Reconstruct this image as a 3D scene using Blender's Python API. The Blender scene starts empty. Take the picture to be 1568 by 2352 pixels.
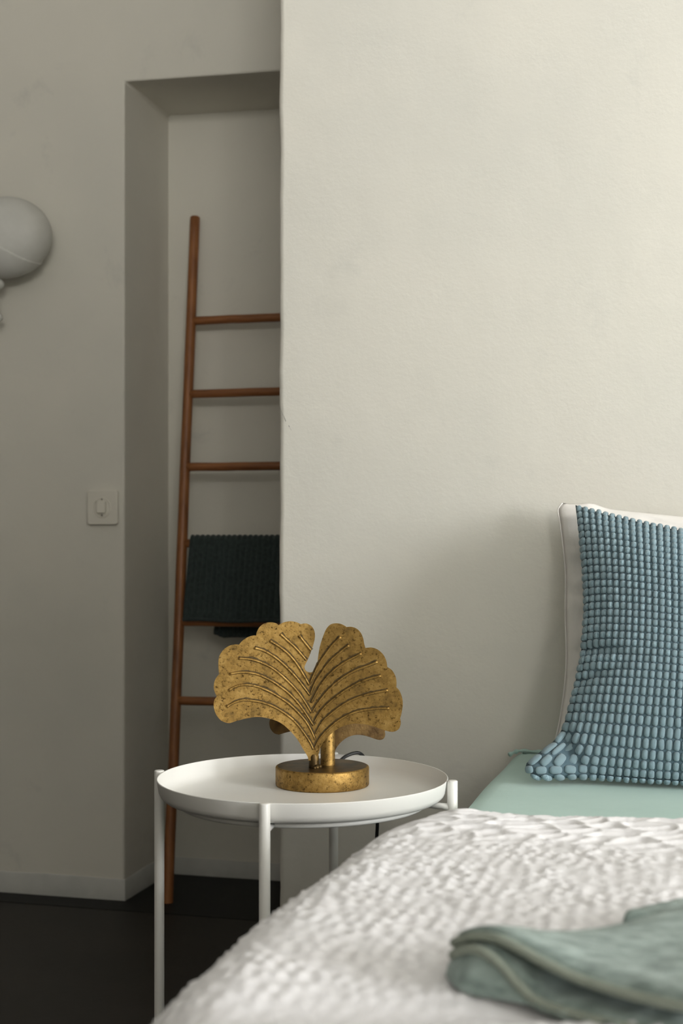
import bpy, bmesh, math, random
import numpy as np
from mathutils import Vector, Matrix, noise as mnoise

random.seed(7)
rng = np.random.default_rng(11)
S = bpy.context.scene
COL = S.collection

# ------------------------------------------------------------------ camera
F_PX, W_PX, H_PX, HORIZON = 3200.0, 1568.0, 2352.0, 1235.0
YAW = math.atan(852.0 / F_PX)            # the room is turned about 15 degrees to the lens
SA, CA = math.sin(YAW), math.cos(YAW)
EYE = 0.897
cd = bpy.data.cameras.new('camera')
cam = bpy.data.objects.new('camera', cd)
COL.objects.link(cam)
cam.location = (0, 0, EYE)
cam.rotation_euler = (math.pi / 2, 0, YAW)
cd.sensor_fit = 'VERTICAL'
cd.sensor_height = 36.0
cd.lens = F_PX / H_PX * 36.0
cd.shift_y = (HORIZON - H_PX / 2) / H_PX
cd.clip_start = 0.05
cd.dof.use_dof = True
cd.dof.focus_distance = 2.25
cd.dof.aperture_fstop = 5.2
S.camera = cam

# ------------------------------------------------------------------ world, window light, exposure
w = bpy.data.worlds.new('overcast_sky')
S.world = w
w.use_nodes = True
w.node_tree.nodes['Background'].inputs[0].default_value = (0.80, 0.90, 1.0, 1)
w.node_tree.nodes['Background'].inputs[1].default_value = 1.0

WIN_X, WIN_Y0, WIN_Y1, WIN_Z0, WIN_Z1 = 5.1, -1.25, 0.75, 0.60, 2.60
la = bpy.data.lights.new('window_daylight', 'AREA')
la.shape = 'RECTANGLE'
la.size = WIN_Z1 - WIN_Z0
la.size_y = WIN_Y1 - WIN_Y0
la.energy = 320
la.color = (0.985, 0.99, 0.995)
lo = bpy.data.objects.new('window_daylight', la)
COL.objects.link(lo)
lo.location = (WIN_X + 0.22, (WIN_Y0 + WIN_Y1) / 2, (WIN_Z0 + WIN_Z1) / 2)
lo.rotation_euler = (0, math.pi / 2, 0)

# added rear window, made up as fill for niche and upper left wall
RW_Y, RW_X0, RW_X1, RW_Z0, RW_Z1 = -3.60, 0.45, 2.55, 1.45, 2.62
lb = bpy.data.lights.new('rear_fill_light', 'AREA')
lb.shape = 'RECTANGLE'
lb.size = RW_X1 - RW_X0
lb.size_y = RW_Z1 - RW_Z0
lb.energy = 158
lb.color = (1.0, 0.97, 0.90)
lob = bpy.data.objects.new('rear_fill_light', lb)
COL.objects.link(lob)
lob.location = ((RW_X0 + RW_X1) / 2, RW_Y - 0.22, (RW_Z0 + RW_Z1) / 2)
lob.rotation_euler = (math.pi / 2, 0, 0)

vs = S.view_settings
vs.view_transform = 'Standard'
vs.look = 'None'
vs.exposure = 0.12
vs.gamma = 1.0
vs.use_curve_mapping = False


# ------------------------------------------------------------------ helpers
def P(px, py, d):
    """world point seen at photo pixel (px, py) at depth d along the lens axis"""
    X = (px - W_PX / 2) / F_PX * d
    return Vector((X * CA - d * SA, X * SA + d * CA, EYE - (py - HORIZON) / F_PX * d))


def nodes_of(name):
    m = bpy.data.materials.new(name)
    m.use_nodes = True
    nt = m.node_tree
    return m, nt, nt.nodes['Principled BSDF']


def N(nt, kind, **kw):
    n = nt.nodes.new(kind)
    for k, v in kw.items():
        if k in n.inputs:
            n.inputs[k].default_value = v
        else:
            setattr(n, k, v)
    return n


def mat(name, c1, c2=None, rough=0.6, metal=0.0, scale=8.0, detail=4.0, bump=0.0, bscale=60.0, stretch=None,
        lo=0.35, hi=0.65, sheen=0.0, spec=None, bdist=0.002, coat=0.0):
    m, nt, b = nodes_of(name)
    b.inputs['Roughness'].default_value = rough
    b.inputs['Metallic'].default_value = metal
    if spec is not None:
        b.inputs['Specular IOR Level'].default_value = spec
    if sheen:
        b.inputs['Sheen Weight'].default_value = sheen
        b.inputs['Sheen Roughness'].default_value = 0.5
    if coat:
        b.inputs['Coat Weight'].default_value = coat
        b.inputs['Coat Roughness'].default_value = 0.3
    tc = N(nt, 'ShaderNodeTexCoord')
    src = tc.outputs['Object']
    if stretch:
        mp = N(nt, 'ShaderNodeMapping')
        mp.inputs['Scale'].default_value = stretch
        nt.links.new(src, mp.inputs['Vector'])
        src = mp.outputs['Vector']
    if c2 is None:
        b.inputs['Base Color'].default_value = (*c1, 1)
    else:
        nz = N(nt, 'ShaderNodeTexNoise', Scale=scale, Detail=detail, Roughness=0.6)
        nt.links.new(src, nz.inputs['Vector'])
        r = N(nt, 'ShaderNodeValToRGB')
        r.color_ramp.elements[0].position = lo
        r.color_ramp.elements[1].position = hi
        r.color_ramp.elements[0].color = (*c1, 1)
        r.color_ramp.elements[1].color = (*c2, 1)
        nt.links.new(nz.outputs['Fac'], r.inputs['Fac'])
        nt.links.new(r.outputs['Color'], b.inputs['Base Color'])
    if bump:
        nb = N(nt, 'ShaderNodeTexNoise', Scale=bscale, Detail=5.0, Roughness=0.6)
        nt.links.new(src, nb.inputs['Vector'])
        bp = N(nt, 'ShaderNodeBump', Strength=bump, Distance=bdist)
        nt.links.new(nb.outputs['Fac'], bp.inputs['Height'])
        nt.links.new(bp.outputs['Normal'], b.inputs['Normal'])
    return m


def plaster(name, base, smudge, spots=0.0):
    """limewashed plaster: faint clouds, a few grey smears, trowel bumps"""
    m, nt, b = nodes_of(name)
    b.inputs['Roughness'].default_value = 0.75
    b.inputs['Specular IOR Level'].default_value = 0.25
    tc = N(nt, 'ShaderNodeTexCoord')
    n1 = N(nt, 'ShaderNodeTexNoise', Scale=2.6, Detail=6.0, Roughness=0.55)
    nt.links.new(tc.outputs['Object'], n1.inputs['Vector'])
    r1 = N(nt, 'ShaderNodeValToRGB')
    r1.color_ramp.elements[0].position = 0.30
    r1.color_ramp.elements[1].position = 0.62
    r1.color_ramp.elements[0].color = (base[0] * .93, base[1] * .94, base[2] * .95, 1)
    r1.color_ramp.elements[1].color = (*base, 1)
    nt.links.new(n1.outputs['Fac'], r1.inputs['Fac'])
    n2 = N(nt, 'ShaderNodeTexNoise', Scale=5.0, Detail=9.0, Roughness=0.68, Distortion=0.6)
    nt.links.new(tc.outputs['Object'], n2.inputs['Vector'])
    r2 = N(nt, 'ShaderNodeValToRGB')
    r2.color_ramp.elements[0].position = 0.60
    r2.color_ramp.elements[1].position = 0.78
    r2.color_ramp.elements[0].color = (0, 0, 0, 1)
    r2.color_ramp.elements[1].color = (1, 1, 1, 1)
    nt.links.new(n2.outputs['Fac'], r2.inputs['Fac'])
    mul = N(nt, 'ShaderNodeMath', operation='MULTIPLY')
    mul.inputs[1].default_value = smudge
    nt.links.new(r2.outputs['Color'], mul.inputs[0])
    mx = N(nt, 'ShaderNodeMix', data_type='RGBA')
    nt.links.new(mul.outputs[0], mx.inputs[0])
    nt.links.new(r1.outputs['Color'], mx.inputs[6])
    mx.inputs[7].default_value = (base[0] * .55, base[1] * .58, base[2] * .62, 1)
    nt.links.new(mx.outputs[2], b.inputs['Base Color'])
    n3 = N(nt, 'ShaderNodeTexNoise', Scale=9.0, Detail=8.0, Roughness=0.62)
    nt.links.new(tc.outputs['Object'], n3.inputs['Vector'])
    bp = N(nt, 'ShaderNodeBump', Strength=0.35, Distance=0.006)
    nt.links.new(n3.outputs['Fac'], bp.inputs['Height'])
    n4 = N(nt, 'ShaderNodeTexNoise', Scale=170.0, Detail=4.0, Roughness=0.6)
    nt.links.new(tc.outputs['Object'], n4.inputs['Vector'])
    bp2 = N(nt, 'ShaderNodeBump', Strength=0.10, Distance=0.0015)
    nt.links.new(n4.outputs['Fac'], bp2.inputs['Height'])
    nt.links.new(bp.outputs['Normal'], bp2.inputs['Normal'])
    nt.links.new(bp2.outputs['Normal'], b.inputs['Normal'])
    return m


def brass(name):
    m, nt, b = nodes_of(name)
    b.inputs['Metallic'].default_value = 0.85
    tc = N(nt, 'ShaderNodeTexCoord')
    n1 = N(nt, 'ShaderNodeTexNoise', Scale=34.0, Detail=10.0, Roughness=0.78)
    nt.links.new(tc.outputs['Object'], n1.inputs['Vector'])
    r = N(nt, 'ShaderNodeValToRGB')
    e = r.color_ramp.elements
    e[0].position = 0.36
    e[0].color = (0.20, 0.125, 0.040, 1)
    e[1].position = 0.66
    e[1].color = (0.53, 0.345, 0.115, 1)
    x = e.new(0.50)
    x.color = (0.37, 0.225, 0.064, 1)
    nt.links.new(n1.outputs['Fac'], r.inputs['Fac'])
    n2 = N(nt, 'ShaderNodeTexNoise', Scale=190.0, Detail=5.0, Roughness=0.7)
    nt.links.new(tc.outputs['Object'], n2.inputs['Vector'])
    r2 = N(nt, 'ShaderNodeValToRGB')
    r2.color_ramp.elements[0].position = 0.34
    r2.color_ramp.elements[0].color = (0.25, 0.22, 0.18, 1)
    r2.color_ramp.elements[1].position = 0.46
    r2.color_ramp.elements[1].color = (1, 1, 1, 1)
    nt.links.new(n2.outputs['Fac'], r2.inputs['Fac'])
    mx = N(nt, 'ShaderNodeMix', data_type='RGBA', blend_type='MULTIPLY')
    mx.inputs[0].default_value = 1.0
    nt.links.new(r.outputs['Color'], mx.inputs[6])
    nt.links.new(r2.outputs['Color'], mx.inputs[7])
    nt.links.new(mx.outputs[2], b.inputs['Base Color'])
    mr = N(nt, 'ShaderNodeMapRange')
    mr.inputs[3].default_value = 0.62
    mr.inputs[4].default_value = 0.40
    nt.links.new(n1.outputs['Fac'], mr.inputs[0])
    nt.links.new(mr.outputs[0], b.inputs['Roughness'])
    bp = N(nt, 'ShaderNodeBump', Strength=0.35, Distance=0.0012)
    nt.links.new(n2.outputs['Fac'], bp.inputs['Height'])
    n3 = N(nt, 'ShaderNodeTexNoise', Scale=30.0, Detail=3.0)
    nt.links.new(tc.outputs['Object'], n3.inputs['Vector'])
    bp2 = N(nt, 'ShaderNodeBump', Strength=0.4, Distance=0.003)
    nt.links.new(n3.outputs['Fac'], bp2.inputs['Height'])
    nt.links.new(bp.outputs['Normal'], bp2.inputs['Normal'])
    nt.links.new(bp2.outputs['Normal'], b.inputs['Normal'])
    return m


M = {}
M['plaster'] = plaster('lime_plaster', (0.80, 0.775, 0.70), 0.22)
M['plaster_grey'] = plaster('worn_plaster', (0.76, 0.735, 0.66), 0.38)
M['plinth'] = mat('plinth_paint', (0.51, 0.515, 0.49), (0.57, 0.57, 0.54), rough=0.6, scale=14, bump=0.2, bscale=40)
M['ceiling'] = mat('ceiling_paint', (0.86, 0.85, 0.82), rough=0.8)
M['floor'] = mat('dark_cast_floor', (0.013, 0.011, 0.009), (0.023, 0.019, 0.016), rough=0.5, scale=3, detail=6, bump=0.08,
                 bscale=60, spec=0.3)
M['floor_strip'] = mat('black_floor_border', (0.007, 0.007, 0.007), (0.011, 0.011, 0.010), rough=0.55, scale=6, spec=0.25)
M['teak'] = mat('teak_wood', (0.165, 0.058, 0.018), (0.38, 0.150, 0.048), rough=0.42, scale=9, detail=7, stretch=(6, 6, 0.7),
                bump=0.15, bscale=30, lo=0.3, hi=0.7)
M['white_metal'] = mat('white_powder_coat', (0.86, 0.85, 0.81), rough=0.38, bump=0.04, bscale=500, bdist=0.0005)
M['brass'] = brass('antique_gold_leaf')
M['patina_shade'] = mat('dark_patina_shade', (0.075, 0.050, 0.020), (0.16, 0.105, 0.04), rough=0.6, metal=0.6, scale=200)  # rib shadow and patina in one dark colour
M['brass_shaded'] = mat('shaded_brass', (0.060, 0.032, 0.010), (0.15, 0.09, 0.03), rough=0.5, metal=0.8, scale=40, detail=8, bump=0.3, bscale=120)  # brass darkened to paint in the shade on the back leaf
M['brass_dark'] = mat('dark_bronze_patina', (0.055, 0.034, 0.012), (0.16, 0.10, 0.035), rough=0.42, metal=0.8, scale=30, bump=0.2,
                      bscale=90)
M['cord'] = mat('black_rubber', (0.012, 0.012, 0.012), rough=0.5)
M['switch'] = mat('switch_plastic', (0.78, 0.75, 0.67), rough=0.4)
M['switch_dark'] = mat('switch_slot', (0.10, 0.08, 0.06), rough=0.6)
M['lamp_shade'] = mat('white_lamp_shade', (0.53, 0.525, 0.485), (0.57, 0.565, 0.525), rough=0.6, scale=20)
M['dark_towel'] = mat('dark_green_terry', (0.020, 0.032, 0.031), (0.038, 0.055, 0.053), rough=0.95, scale=120, bump=0.6, bscale=420,
                      sheen=0.15, bdist=0.002)
M['sage_towel'] = mat('sage_green_cotton', (0.20, 0.265, 0.24), (0.42, 0.52, 0.485), rough=0.95, scale=42, detail=8, bump=0.7,
                      bscale=260, sheen=0.2, bdist=0.003, stretch=(1, 2.2, 2.2))
M['towel_hem'] = mat('sage_hem_band', (0.25, 0.285, 0.235), (0.31, 0.345, 0.285), rough=0.9, scale=60, bump=0.5, bscale=300)
M['sheet'] = mat('mint_cotton_sheet', (0.455, 0.640, 0.585), (0.50, 0.685, 0.63), rough=0.85, scale=5, bump=0.12, bscale=35, sheen=0.1,
                 bdist=0.004)
M['sheet_shadow'] = mat('sheet_gap_shade', (0.16, 0.24, 0.21), rough=0.9)
M['duvet'] = mat('white_crinkle_cotton', (0.81, 0.795, 0.805), (0.85, 0.84, 0.855), rough=0.85, scale=20, bump=0.3, bscale=220, sheen=0.1,
                 bdist=0.002)
M['pillow'] = mat('white_cotton', (0.90, 0.87, 0.83), rough=0.8, c2=(0.93, 0.90, 0.86), scale=8, bump=0.25, bscale=22, bdist=0.006)
M['cushion_base'] = mat('slate_blue_backing', (0.075, 0.125, 0.155), (0.10, 0.155, 0.185), rough=0.95, scale=60)
M['tuft'] = mat('blue_grey_chenille', (0.155, 0.245, 0.290), (0.31, 0.425, 0.475), rough=0.9, scale=130, detail=5, stretch=(2.5, 2.5, .6),
                bump=0.5, bscale=300, sheen=0.25, bdist=0.002)
M['base_fabric'] = mat('grey_bed_fabric', (0.35, 0.34, 0.32), (0.42, 0.41, 0.39), rough=0.9, scale=80)
M['bounce_cut'] = mat('bounce_cut_dark', (0.05, 0.035, 0.025), (0.07, 0.05, 0.035), rough=0.6, scale=4)
M['frame'] = mat('window_frame_paint', (0.75, 0.74, 0.70), rough=0.5)
M['crack'] = mat('grey_scuff', (0.22, 0.22, 0.20), rough=0.8)
M['bed_leg'] = mat('black_metal', (0.02, 0.02, 0.02), rough=0.5)


def world_loc(o):
    v = Vector((0, 0, 0))
    while o is not None:
        v = v + o.location
        o = o.parent
    return v


def thing(name, label, cat, loc, group=None):
    o = bpy.data.objects.new(name, None)
    o.empty_display_size = 0.05
    COL.objects.link(o)
    o.location = loc
    o['label'] = label
    o['category'] = cat
    if group:
        o['group'] = group
    return o


def obj(name, verts, faces, m, parent=None, smooth=True, label=None, cat=None, kind=None, origin=None):
    verts = [Vector(v) for v in verts]
    if parent is not None:
        off = world_loc(parent)
    elif origin is not None:
        off = Vector(origin)
    else:
        xs = [v.x for v in verts]; ys = [v.y for v in verts]; zs = [v.z for v in verts]
        off = Vector(((min(xs) + max(xs)) / 2, (min(ys) + max(ys)) / 2, min(zs)))
    me = bpy.data.meshes.new(name)
    me.from_pydata([tuple(v - off) for v in verts], [], faces)
    me.update()
    me.materials.append(m)
    if smooth:
        me.polygons.foreach_set('use_smooth', [True] * len(me.polygons))
    o = bpy.data.objects.new(name, me)
    COL.objects.link(o)
    if parent is not None:
        o.parent = parent
    else:
        o.location = off
    if label:
        o['label'] = label
    if cat:
        o['category'] = cat
    if kind:
        o['kind'] = kind
    return o


def mod_bevel(o, wdt, seg=2, ang=35):
    b = o.modifiers.new('bevel', 'BEVEL')
    b.width = wdt
    b.segments = seg
    b.limit_method = 'ANGLE'
    b.angle_limit = math.radians(ang)
    return o


def flip_check(o):
    bm = bmesh.new()
    bm.from_mesh(o.data)
    bmesh.ops.recalc_face_normals(bm, faces=bm.faces)
    bm.to_mesh(o.data)
    bm.free()
    return o


def box_vf(x0, x1, y0, y1, z0, z1):
    v = [(x0, y0, z0), (x1, y0, z0), (x1, y1, z0), (x0, y1, z0), (x0, y0, z1), (x1, y0, z1), (x1, y1, z1), (x0, y1, z1)]
    f = [(0, 3, 2, 1), (4, 5, 6, 7), (0, 1, 5, 4), (1, 2, 6, 5), (2, 3, 7, 6), (3, 0, 4, 7)]
    return v, f


def merge(*vfs):
    V, Fc = [], []
    for v, f in vfs:
        n = len(V)
        V += list(v)
        Fc += [tuple(i + n for i in q) for q in f]
    return V, Fc


def tube_vf(pts, r, seg=12, caps=True):
    pts = [Vector(p) for p in pts]
    n = len(pts)
    rs = r if isinstance(r, (list, tuple)) else [r] * n
    V, Fc = [], []
    prev = None
    for i in range(n):
        t = (pts[min(i + 1, n - 1)] - pts[max(i - 1, 0)]).normalized()
        if prev is None:
            a = Vector((0, 0, 1)) if abs(t.z) < 0.9 else Vector((1, 0, 0))
            u = t.cross(a).normalized()
        else:
            u = (prev - t * prev.dot(t)).normalized()
        prev = u
        wv = t.cross(u)
        for k in range(seg):
            an = 2 * math.pi * k / seg
            V.append(pts[i] + (u * math.cos(an) + wv * math.sin(an)) * rs[i])
    for i in range(n - 1):
        for k in range(seg):
            k2 = (k + 1) % seg
            Fc.append((i * seg + k, i * seg + k2, (i + 1) * seg + k2, (i + 1) * seg + k))
    if caps:
        Fc.append(tuple(range(seg - 1, -1, -1)))
        Fc.append(tuple((n - 1) * seg + k for k in range(seg)))
    return V, Fc


def catmull(pts, sub=6):
    pts = [Vector(p) for p in pts]
    out = []
    for i in range(len(pts) - 1):
        p0 = pts[max(i - 1, 0)]; p1 = pts[i]; p2 = pts[i + 1]; p3 = pts[min(i + 2, len(pts) - 1)]
        for k in range(sub):
            t = k / sub
            out.append(0.5 * ((2 * p1) + (p2 - p0) * t + (2 * p0 - 5 * p1 + 4 * p2 - p3) * t * t + (3 * p1 - p0 - 3 * p2 + p3) * t ** 3))
    out.append(pts[-1])
    return out


def lathe_vf(prof, c, seg=96):
    """prof: (r, z) list; first and last points may sit on the axis"""
    V, Fc, rows = [], [], []
    for r, z in prof:
        if r < 1e-6:
            rows.append([len(V)])
            V.append(Vector((c[0], c[1], c[2] + z)))
        else:
            rows.append(list(range(len(V), len(V) + seg)))
            for k in range(seg):
                a = 2 * math.pi * k / seg
                V.append(Vector((c[0] + r * math.cos(a), c[1] + r * math.sin(a), c[2] + z)))
    for A, B in zip(rows[:-1], rows[1:]):
        for k in range(seg):
            k2 = (k + 1) % seg
            if len(A) == 1 and len(B) == 1:
                continue
            if len(A) == 1:
                Fc.append((A[0], B[k], B[k2]))
            elif len(B) == 1:
                Fc.append((A[k], B[0], A[k2]))
            else:
                Fc.append((A[k], B[k], B[k2], A[k2]))
    return V, Fc


def grid_faces(nu, nv, wrap=False):
    Fc = []
    for i in range(nu - 1):
        for j in range(nv if wrap else nv - 1):
            j2 = (j + 1) % nv
            Fc.append((i * nv + j, (i + 1) * nv + j, (i + 1) * nv + j2, i * nv + j2))
    return Fc


def smooth_by_angle(o, deg=40):
    o.data.set_sharp_from_angle(angle=math.radians(deg))
    return o


def struct(o):
    o['kind'] = 'structure'
    return o


def extrude_poly(name, poly_xz, y0, y1, m, parent=None, bev=0.0, **kw):
    n = len(poly_xz)
    V = [(x, y0, z) for x, z in poly_xz] + [(x, y1, z) for x, z in poly_xz]
    Fc = [tuple(range(n)), tuple(range(2 * n - 1, n - 1, -1))]
    for i in range(n):
        j = (i + 1) % n
        Fc.append((i, i + n, j + n, j))
    o = obj(name, V, Fc, m, parent, smooth=False, **kw)
    flip_check(o)
    if bev:
        mod_bevel(o, bev, 3)
        o.data.polygons.foreach_set('use_smooth', [True] * len(o.data.polygons))
        smooth_by_angle(o, 30)
    return o


# ------------------------------------------------------------------ room shell
CEIL = 2.75
XL, XR, YB = -3.2, WIN_X, RW_Y      # left end, window wall, rear wall
YW = 3.186                               # left wall with the niche
YN = 3.475                               # back of the niche
YR = 2.60                                # wall behind the bed
XE = -0.819                              # its free edge
NX, NZ = -1.403, 2.012                   # niche jamb and soffit

v, f = box_vf(XL, XR + .3, YB - .2, YN + .2, -0.12, 0.0)
struct(obj('floor', v, f, M['floor'], smooth=False))
# black border flush along the left wall and into the niche
strip = [(XL, YW - 0.085), (XE, YW - 0.085), (XE, YN), (NX, YN), (NX, YW), (XL, YW)]
V = [(x, y, 0.0) for x, y in strip] + [(x, y, 0.0012) for x, y in strip]
n = len(strip)
Fc = [tuple(range(n, 2 * n))] + [(i, (i + 1) % n, (i + 1) % n + n, i + n) for i in range(n)]
struct(obj('trim_1', V, Fc, M['floor_strip'], smooth=False))
v, f = box_vf(XL, XR + .3, YB - .3, YN + .2, CEIL, CEIL + .12)
struct(obj('ceiling', v, f, M['ceiling'], smooth=False))

# left wall, pierced by the niche: an upside-down L
wl = struct(extrude_poly('wall_left', [(XL, 0), (NX, 0), (NX, NZ + .012), (XE, NZ + 0.0), (XE + .02, NZ), (XE + .02, CEIL), (XL, CEIL)], YW, YN + .15, M['plaster_grey'],
                         bev=0.005))
v, f = box_vf(NX - .02, XE + .02, YN, YN + .15, 0, CEIL)
struct(obj('wall_niche', v, f, M['plaster_grey'], smooth=False))

# wall behind the bed: solid block, its free edge slightly uneven
NZS = 90
V = []
for i in range(NZS + 1):
    z = CEIL * i / NZS
    jx = 0.0022 * mnoise.noise((0.3, 1.7, z * 9)) + 0.0016 * mnoise.noise((4.3, 0.7, z * 31))
    e = XE + jx
    ring = [(XR + .1, YR), (XR + .1, YN + .1), (e, YN + .1), (e, YR + .012), (e + .0012, YR + .0045), (e + .0045, YR + .0012), (e + .012, YR)]
    V += [(x, y, z) for x, y in ring]
Fc = []
for i in range(NZS):
    for k in range(7):
        k2 = (k + 1) % 7
        Fc.append((i * 7 + k, (i + 1) * 7 + k, (i + 1) * 7 + k2, i * 7 + k2))
wr = struct(obj('wall_right', V, Fc, M['plaster'], smooth=True))
flip_check(wr)
smooth_by_angle(wr, 45)

# window wall on the right, with the opening and its frame; wall behind the lens; far left wall
vf = merge(box_vf(XR, XR + .3, YB, WIN_Y0, 0, CEIL), box_vf(XR, XR + .3, WIN_Y1, YR + .05, 0, CEIL),
           box_vf(XR, XR + .3, WIN_Y0, WIN_Y1, 0, WIN_Z0), box_vf(XR, XR + .3, WIN_Y0, WIN_Y1, WIN_Z1, CEIL))
struct(obj('wall_window', *vf, M['plaster'], smooth=False))
struct(obj('wall_rear', *merge(box_vf(XL, RW_X0, YB - .3, YB, 0, CEIL), box_vf(RW_X1, XR + .3, YB - .3, YB, 0, CEIL),
                               box_vf(RW_X0, RW_X1, YB - .3, YB, 0, RW_Z0), box_vf(RW_X0, RW_X1, YB - .3, YB, RW_Z1, CEIL)), M['plaster'], smooth=False))
struct(obj('rear_fill_window', *merge(box_vf(RW_X0, RW_X0 + .05, YB - .17, YB - .12, RW_Z0, RW_Z1), box_vf(RW_X1 - .05, RW_X1, YB - .17, YB - .12, RW_Z0, RW_Z1),
                              box_vf(RW_X0 + .05, RW_X1 - .05, YB - .17, YB - .12, RW_Z0, RW_Z0 + .05), box_vf(RW_X0 + .05, RW_X1 - .05, YB - .17, YB - .12, RW_Z1 - .05, RW_Z1)),
           M['frame'], smooth=False))  # frame of the added fill window
# unseen partition, added to keep rear light off the lower left wall
v, f = box_vf(XL, 1.0, -1.30, -1.20, 0, 1.86)
struct(obj('wall_light_blocker', v, f, M['plaster'], smooth=False))
v, f = box_vf(XL - .2, XL, YB, YN, 0, CEIL)
struct(obj('wall_far_left', v, f, M['bounce_cut'], smooth=False))  # dark finish made up for this unseen wall, cuts bounced light
ft = 0.05
win = struct(obj('window_1', *merge(box_vf(XR + .12, XR + .17, WIN_Y0, WIN_Y0 + ft, WIN_Z0, WIN_Z1),
                                    box_vf(XR + .12, XR + .17, WIN_Y1 - ft, WIN_Y1, WIN_Z0, WIN_Z1),
                                    box_vf(XR + .12, XR + .17, WIN_Y0 + ft, WIN_Y1 - ft, WIN_Z0, WIN_Z0 + ft),
                                    box_vf(XR + .12, XR + .17, WIN_Y0 + ft, WIN_Y1 - ft, WIN_Z1 - ft, WIN_Z1)), M['frame'], smooth=False))
ym = (WIN_Y0 + WIN_Y1) / 2
obj('mullion', *box_vf(XR + .125, XR + .165, ym - .025, ym + .025, WIN_Z0 + ft, WIN_Z1 - ft), M['frame'], win, smooth=False)
obj('window_sill', *box_vf(XR - .03, XR + .12, WIN_Y0 - .03, WIN_Y1 + .03, WIN_Z0 - .03, WIN_Z0), M['frame'], win, smooth=False)


def plinth(name, x0, y0, x1, y1, nx, ny, h=0.055, t=0.004):
    """thin painted skirting, slightly wavy on top; (nx, ny) points into the room"""
    n_ = 24
    V = []
    for i in range(n_ + 1):
        s = i / n_
        x, y = x0 + (x1 - x0) * s, y0 + (y1 - y0) * s
        hh = h + 0.0022 * mnoise.noise((x * 9, y * 9, 3.3))
        tt = t + 0.0008 * mnoise.noise((x * 14, y * 14, 8.3))
        V += [(x, y, 0.0), (x + nx * tt, y + ny * tt, 0.0), (x + nx * tt, y + ny * tt, hh - .0025), (x + nx * tt * .3, y + ny * tt * .3, hh), (x, y, hh)]
    o = obj(name, V, grid_faces(n_ + 1, 5), M['plinth'])
    smooth_by_angle(o, 50)
    return struct(o)


plinth('baseboard_left', XL, YW, NX + .004, YW, 0, -1)
plinth('baseboard_jamb', NX, YW - .004, NX, YN, 1, 0)
plinth('baseboard_niche', NX, YN, XE, YN, 0, -1, h=0.046)

# scuffs on the bed wall near its edge
V, Fc = [], []
for (a, b_, wd) in (((641, 934), (651, 955), .0003), ((652, 955), (657, 968), .0007), ((664, 977), (666, 981), .0009), ((666, 981), (671, 989), .0003)):
    d0 = 2.722
    p, q = P(a[0], a[1], d0), P(b_[0], b_[1], d0)
    p.y = q.y = YR - 0.0003
    n = len(V)
    V += [p + Vector((-wd * .3, 0, 0)), p + Vector((wd * .3, 0, 0)), q + Vector((wd, 0, 0)), q + Vector((-wd, 0, 0))]
    Fc.append((n, n + 1, n + 2, n + 3))
obj('scuff_mark', V, Fc, M['crack'], wr, smooth=False)

# ------------------------------------------------------------------ bed
BX0, BX1, BY0, BY1 = -0.371, 1.30, 0.60, 2.592
MZ = 0.500
bed = thing('bed_base', 'grey fabric bed base under the mint mattress', 'bed', ((BX0 + BX1) / 2, (BY0 + BY1) / 2, 0))
o = obj('box_spring', *box_vf(BX0 + .04, BX1 - .02, BY0 + .02, BY1 - .005, 0.12, 0.27), M['base_fabric'], bed)
mod_bevel(o, 0.015, 3)
for lx in (BX0 + .12, BX1 - .10):
    for ly in (BY0 + .12, BY1 - .12):
        obj('leg', *tube_vf([(lx, ly, 0), (lx, ly, .12)], [.018, .025], 16), M['bed_leg'], bed)


def rounded_block(x0, x1, y0, y1, z0, z1, r, nx, ny, seg=6, disp=None):
    """closed cross-sections in x-z swept along y, with rounded long edges"""
    sec = []
    for (cx, cz, a0) in ((x0 + r, z1 - r, math.pi), (x1 - r, z1 - r, math.pi / 2)):
        arc = [(cx + r * math.cos(a0 - k * math.pi / 2 / seg), cz + r * math.sin(a0 - k * math.pi / 2 / seg)) for k in range(seg + 1)]
        if not sec:
            sec += arc
            for k in range(1, nx):
                sec.append((x0 + r + (x1 - x0 - 2 * r) * k / nx, z1))
        else:
            sec += arc
    rb = min(r, .02)
    sec += [(x1, z0 + rb), (x1 - rb, z0), (x0 + rb, z0), (x0, z0 + rb)]
    return sec


# mattress in a mint fitted sheet: rounded long edge on the left, soft waves
mr = 0.045
sec = rounded_block(BX0, BX1, BY0, BY1, 0.27, MZ, mr, 60, 80)
ns = len(sec)
rows = []
ny = 110
for i in range(ny + 1):
    y = BY0 + (BY1 - BY0) * i / ny
    e = 0.0
    dd = y - BY0
    if dd < .04:
        e = .03 * (1 - math.sqrt(max(0, 1 - ((.04 - dd) / .04) ** 2)))
    for (x, z) in sec:
        cxm, czm = (BX0 + BX1) / 2, 0.385
        zz = z
        if z > 0.4:
            zz = z - e - 0.0025 * (mnoise.noise((x * 3, y * 3, 1.2)))
        xx = x + (e if x < cxm else -e)
        if z > 0.29 and z < MZ - .001 and x < cxm:
            xx += 0.004 * mnoise.noise((y * 4, z * 6, 0.4))
        rows.append((xx, y, zz))
Fc = grid_faces(ny + 1, ns, wrap=True)
Fc.append(tuple(range(ns)))
Fc.append(tuple(ny * ns + k for k in range(ns - 1, -1, -1)))
mattress = obj('mattress', rows, Fc, M['sheet'], label='mattress in a pale mint fitted sheet, head end against the white wall', cat='mattress')
flip_check(mattress)
smooth_by_angle(mattress, 50)
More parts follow.
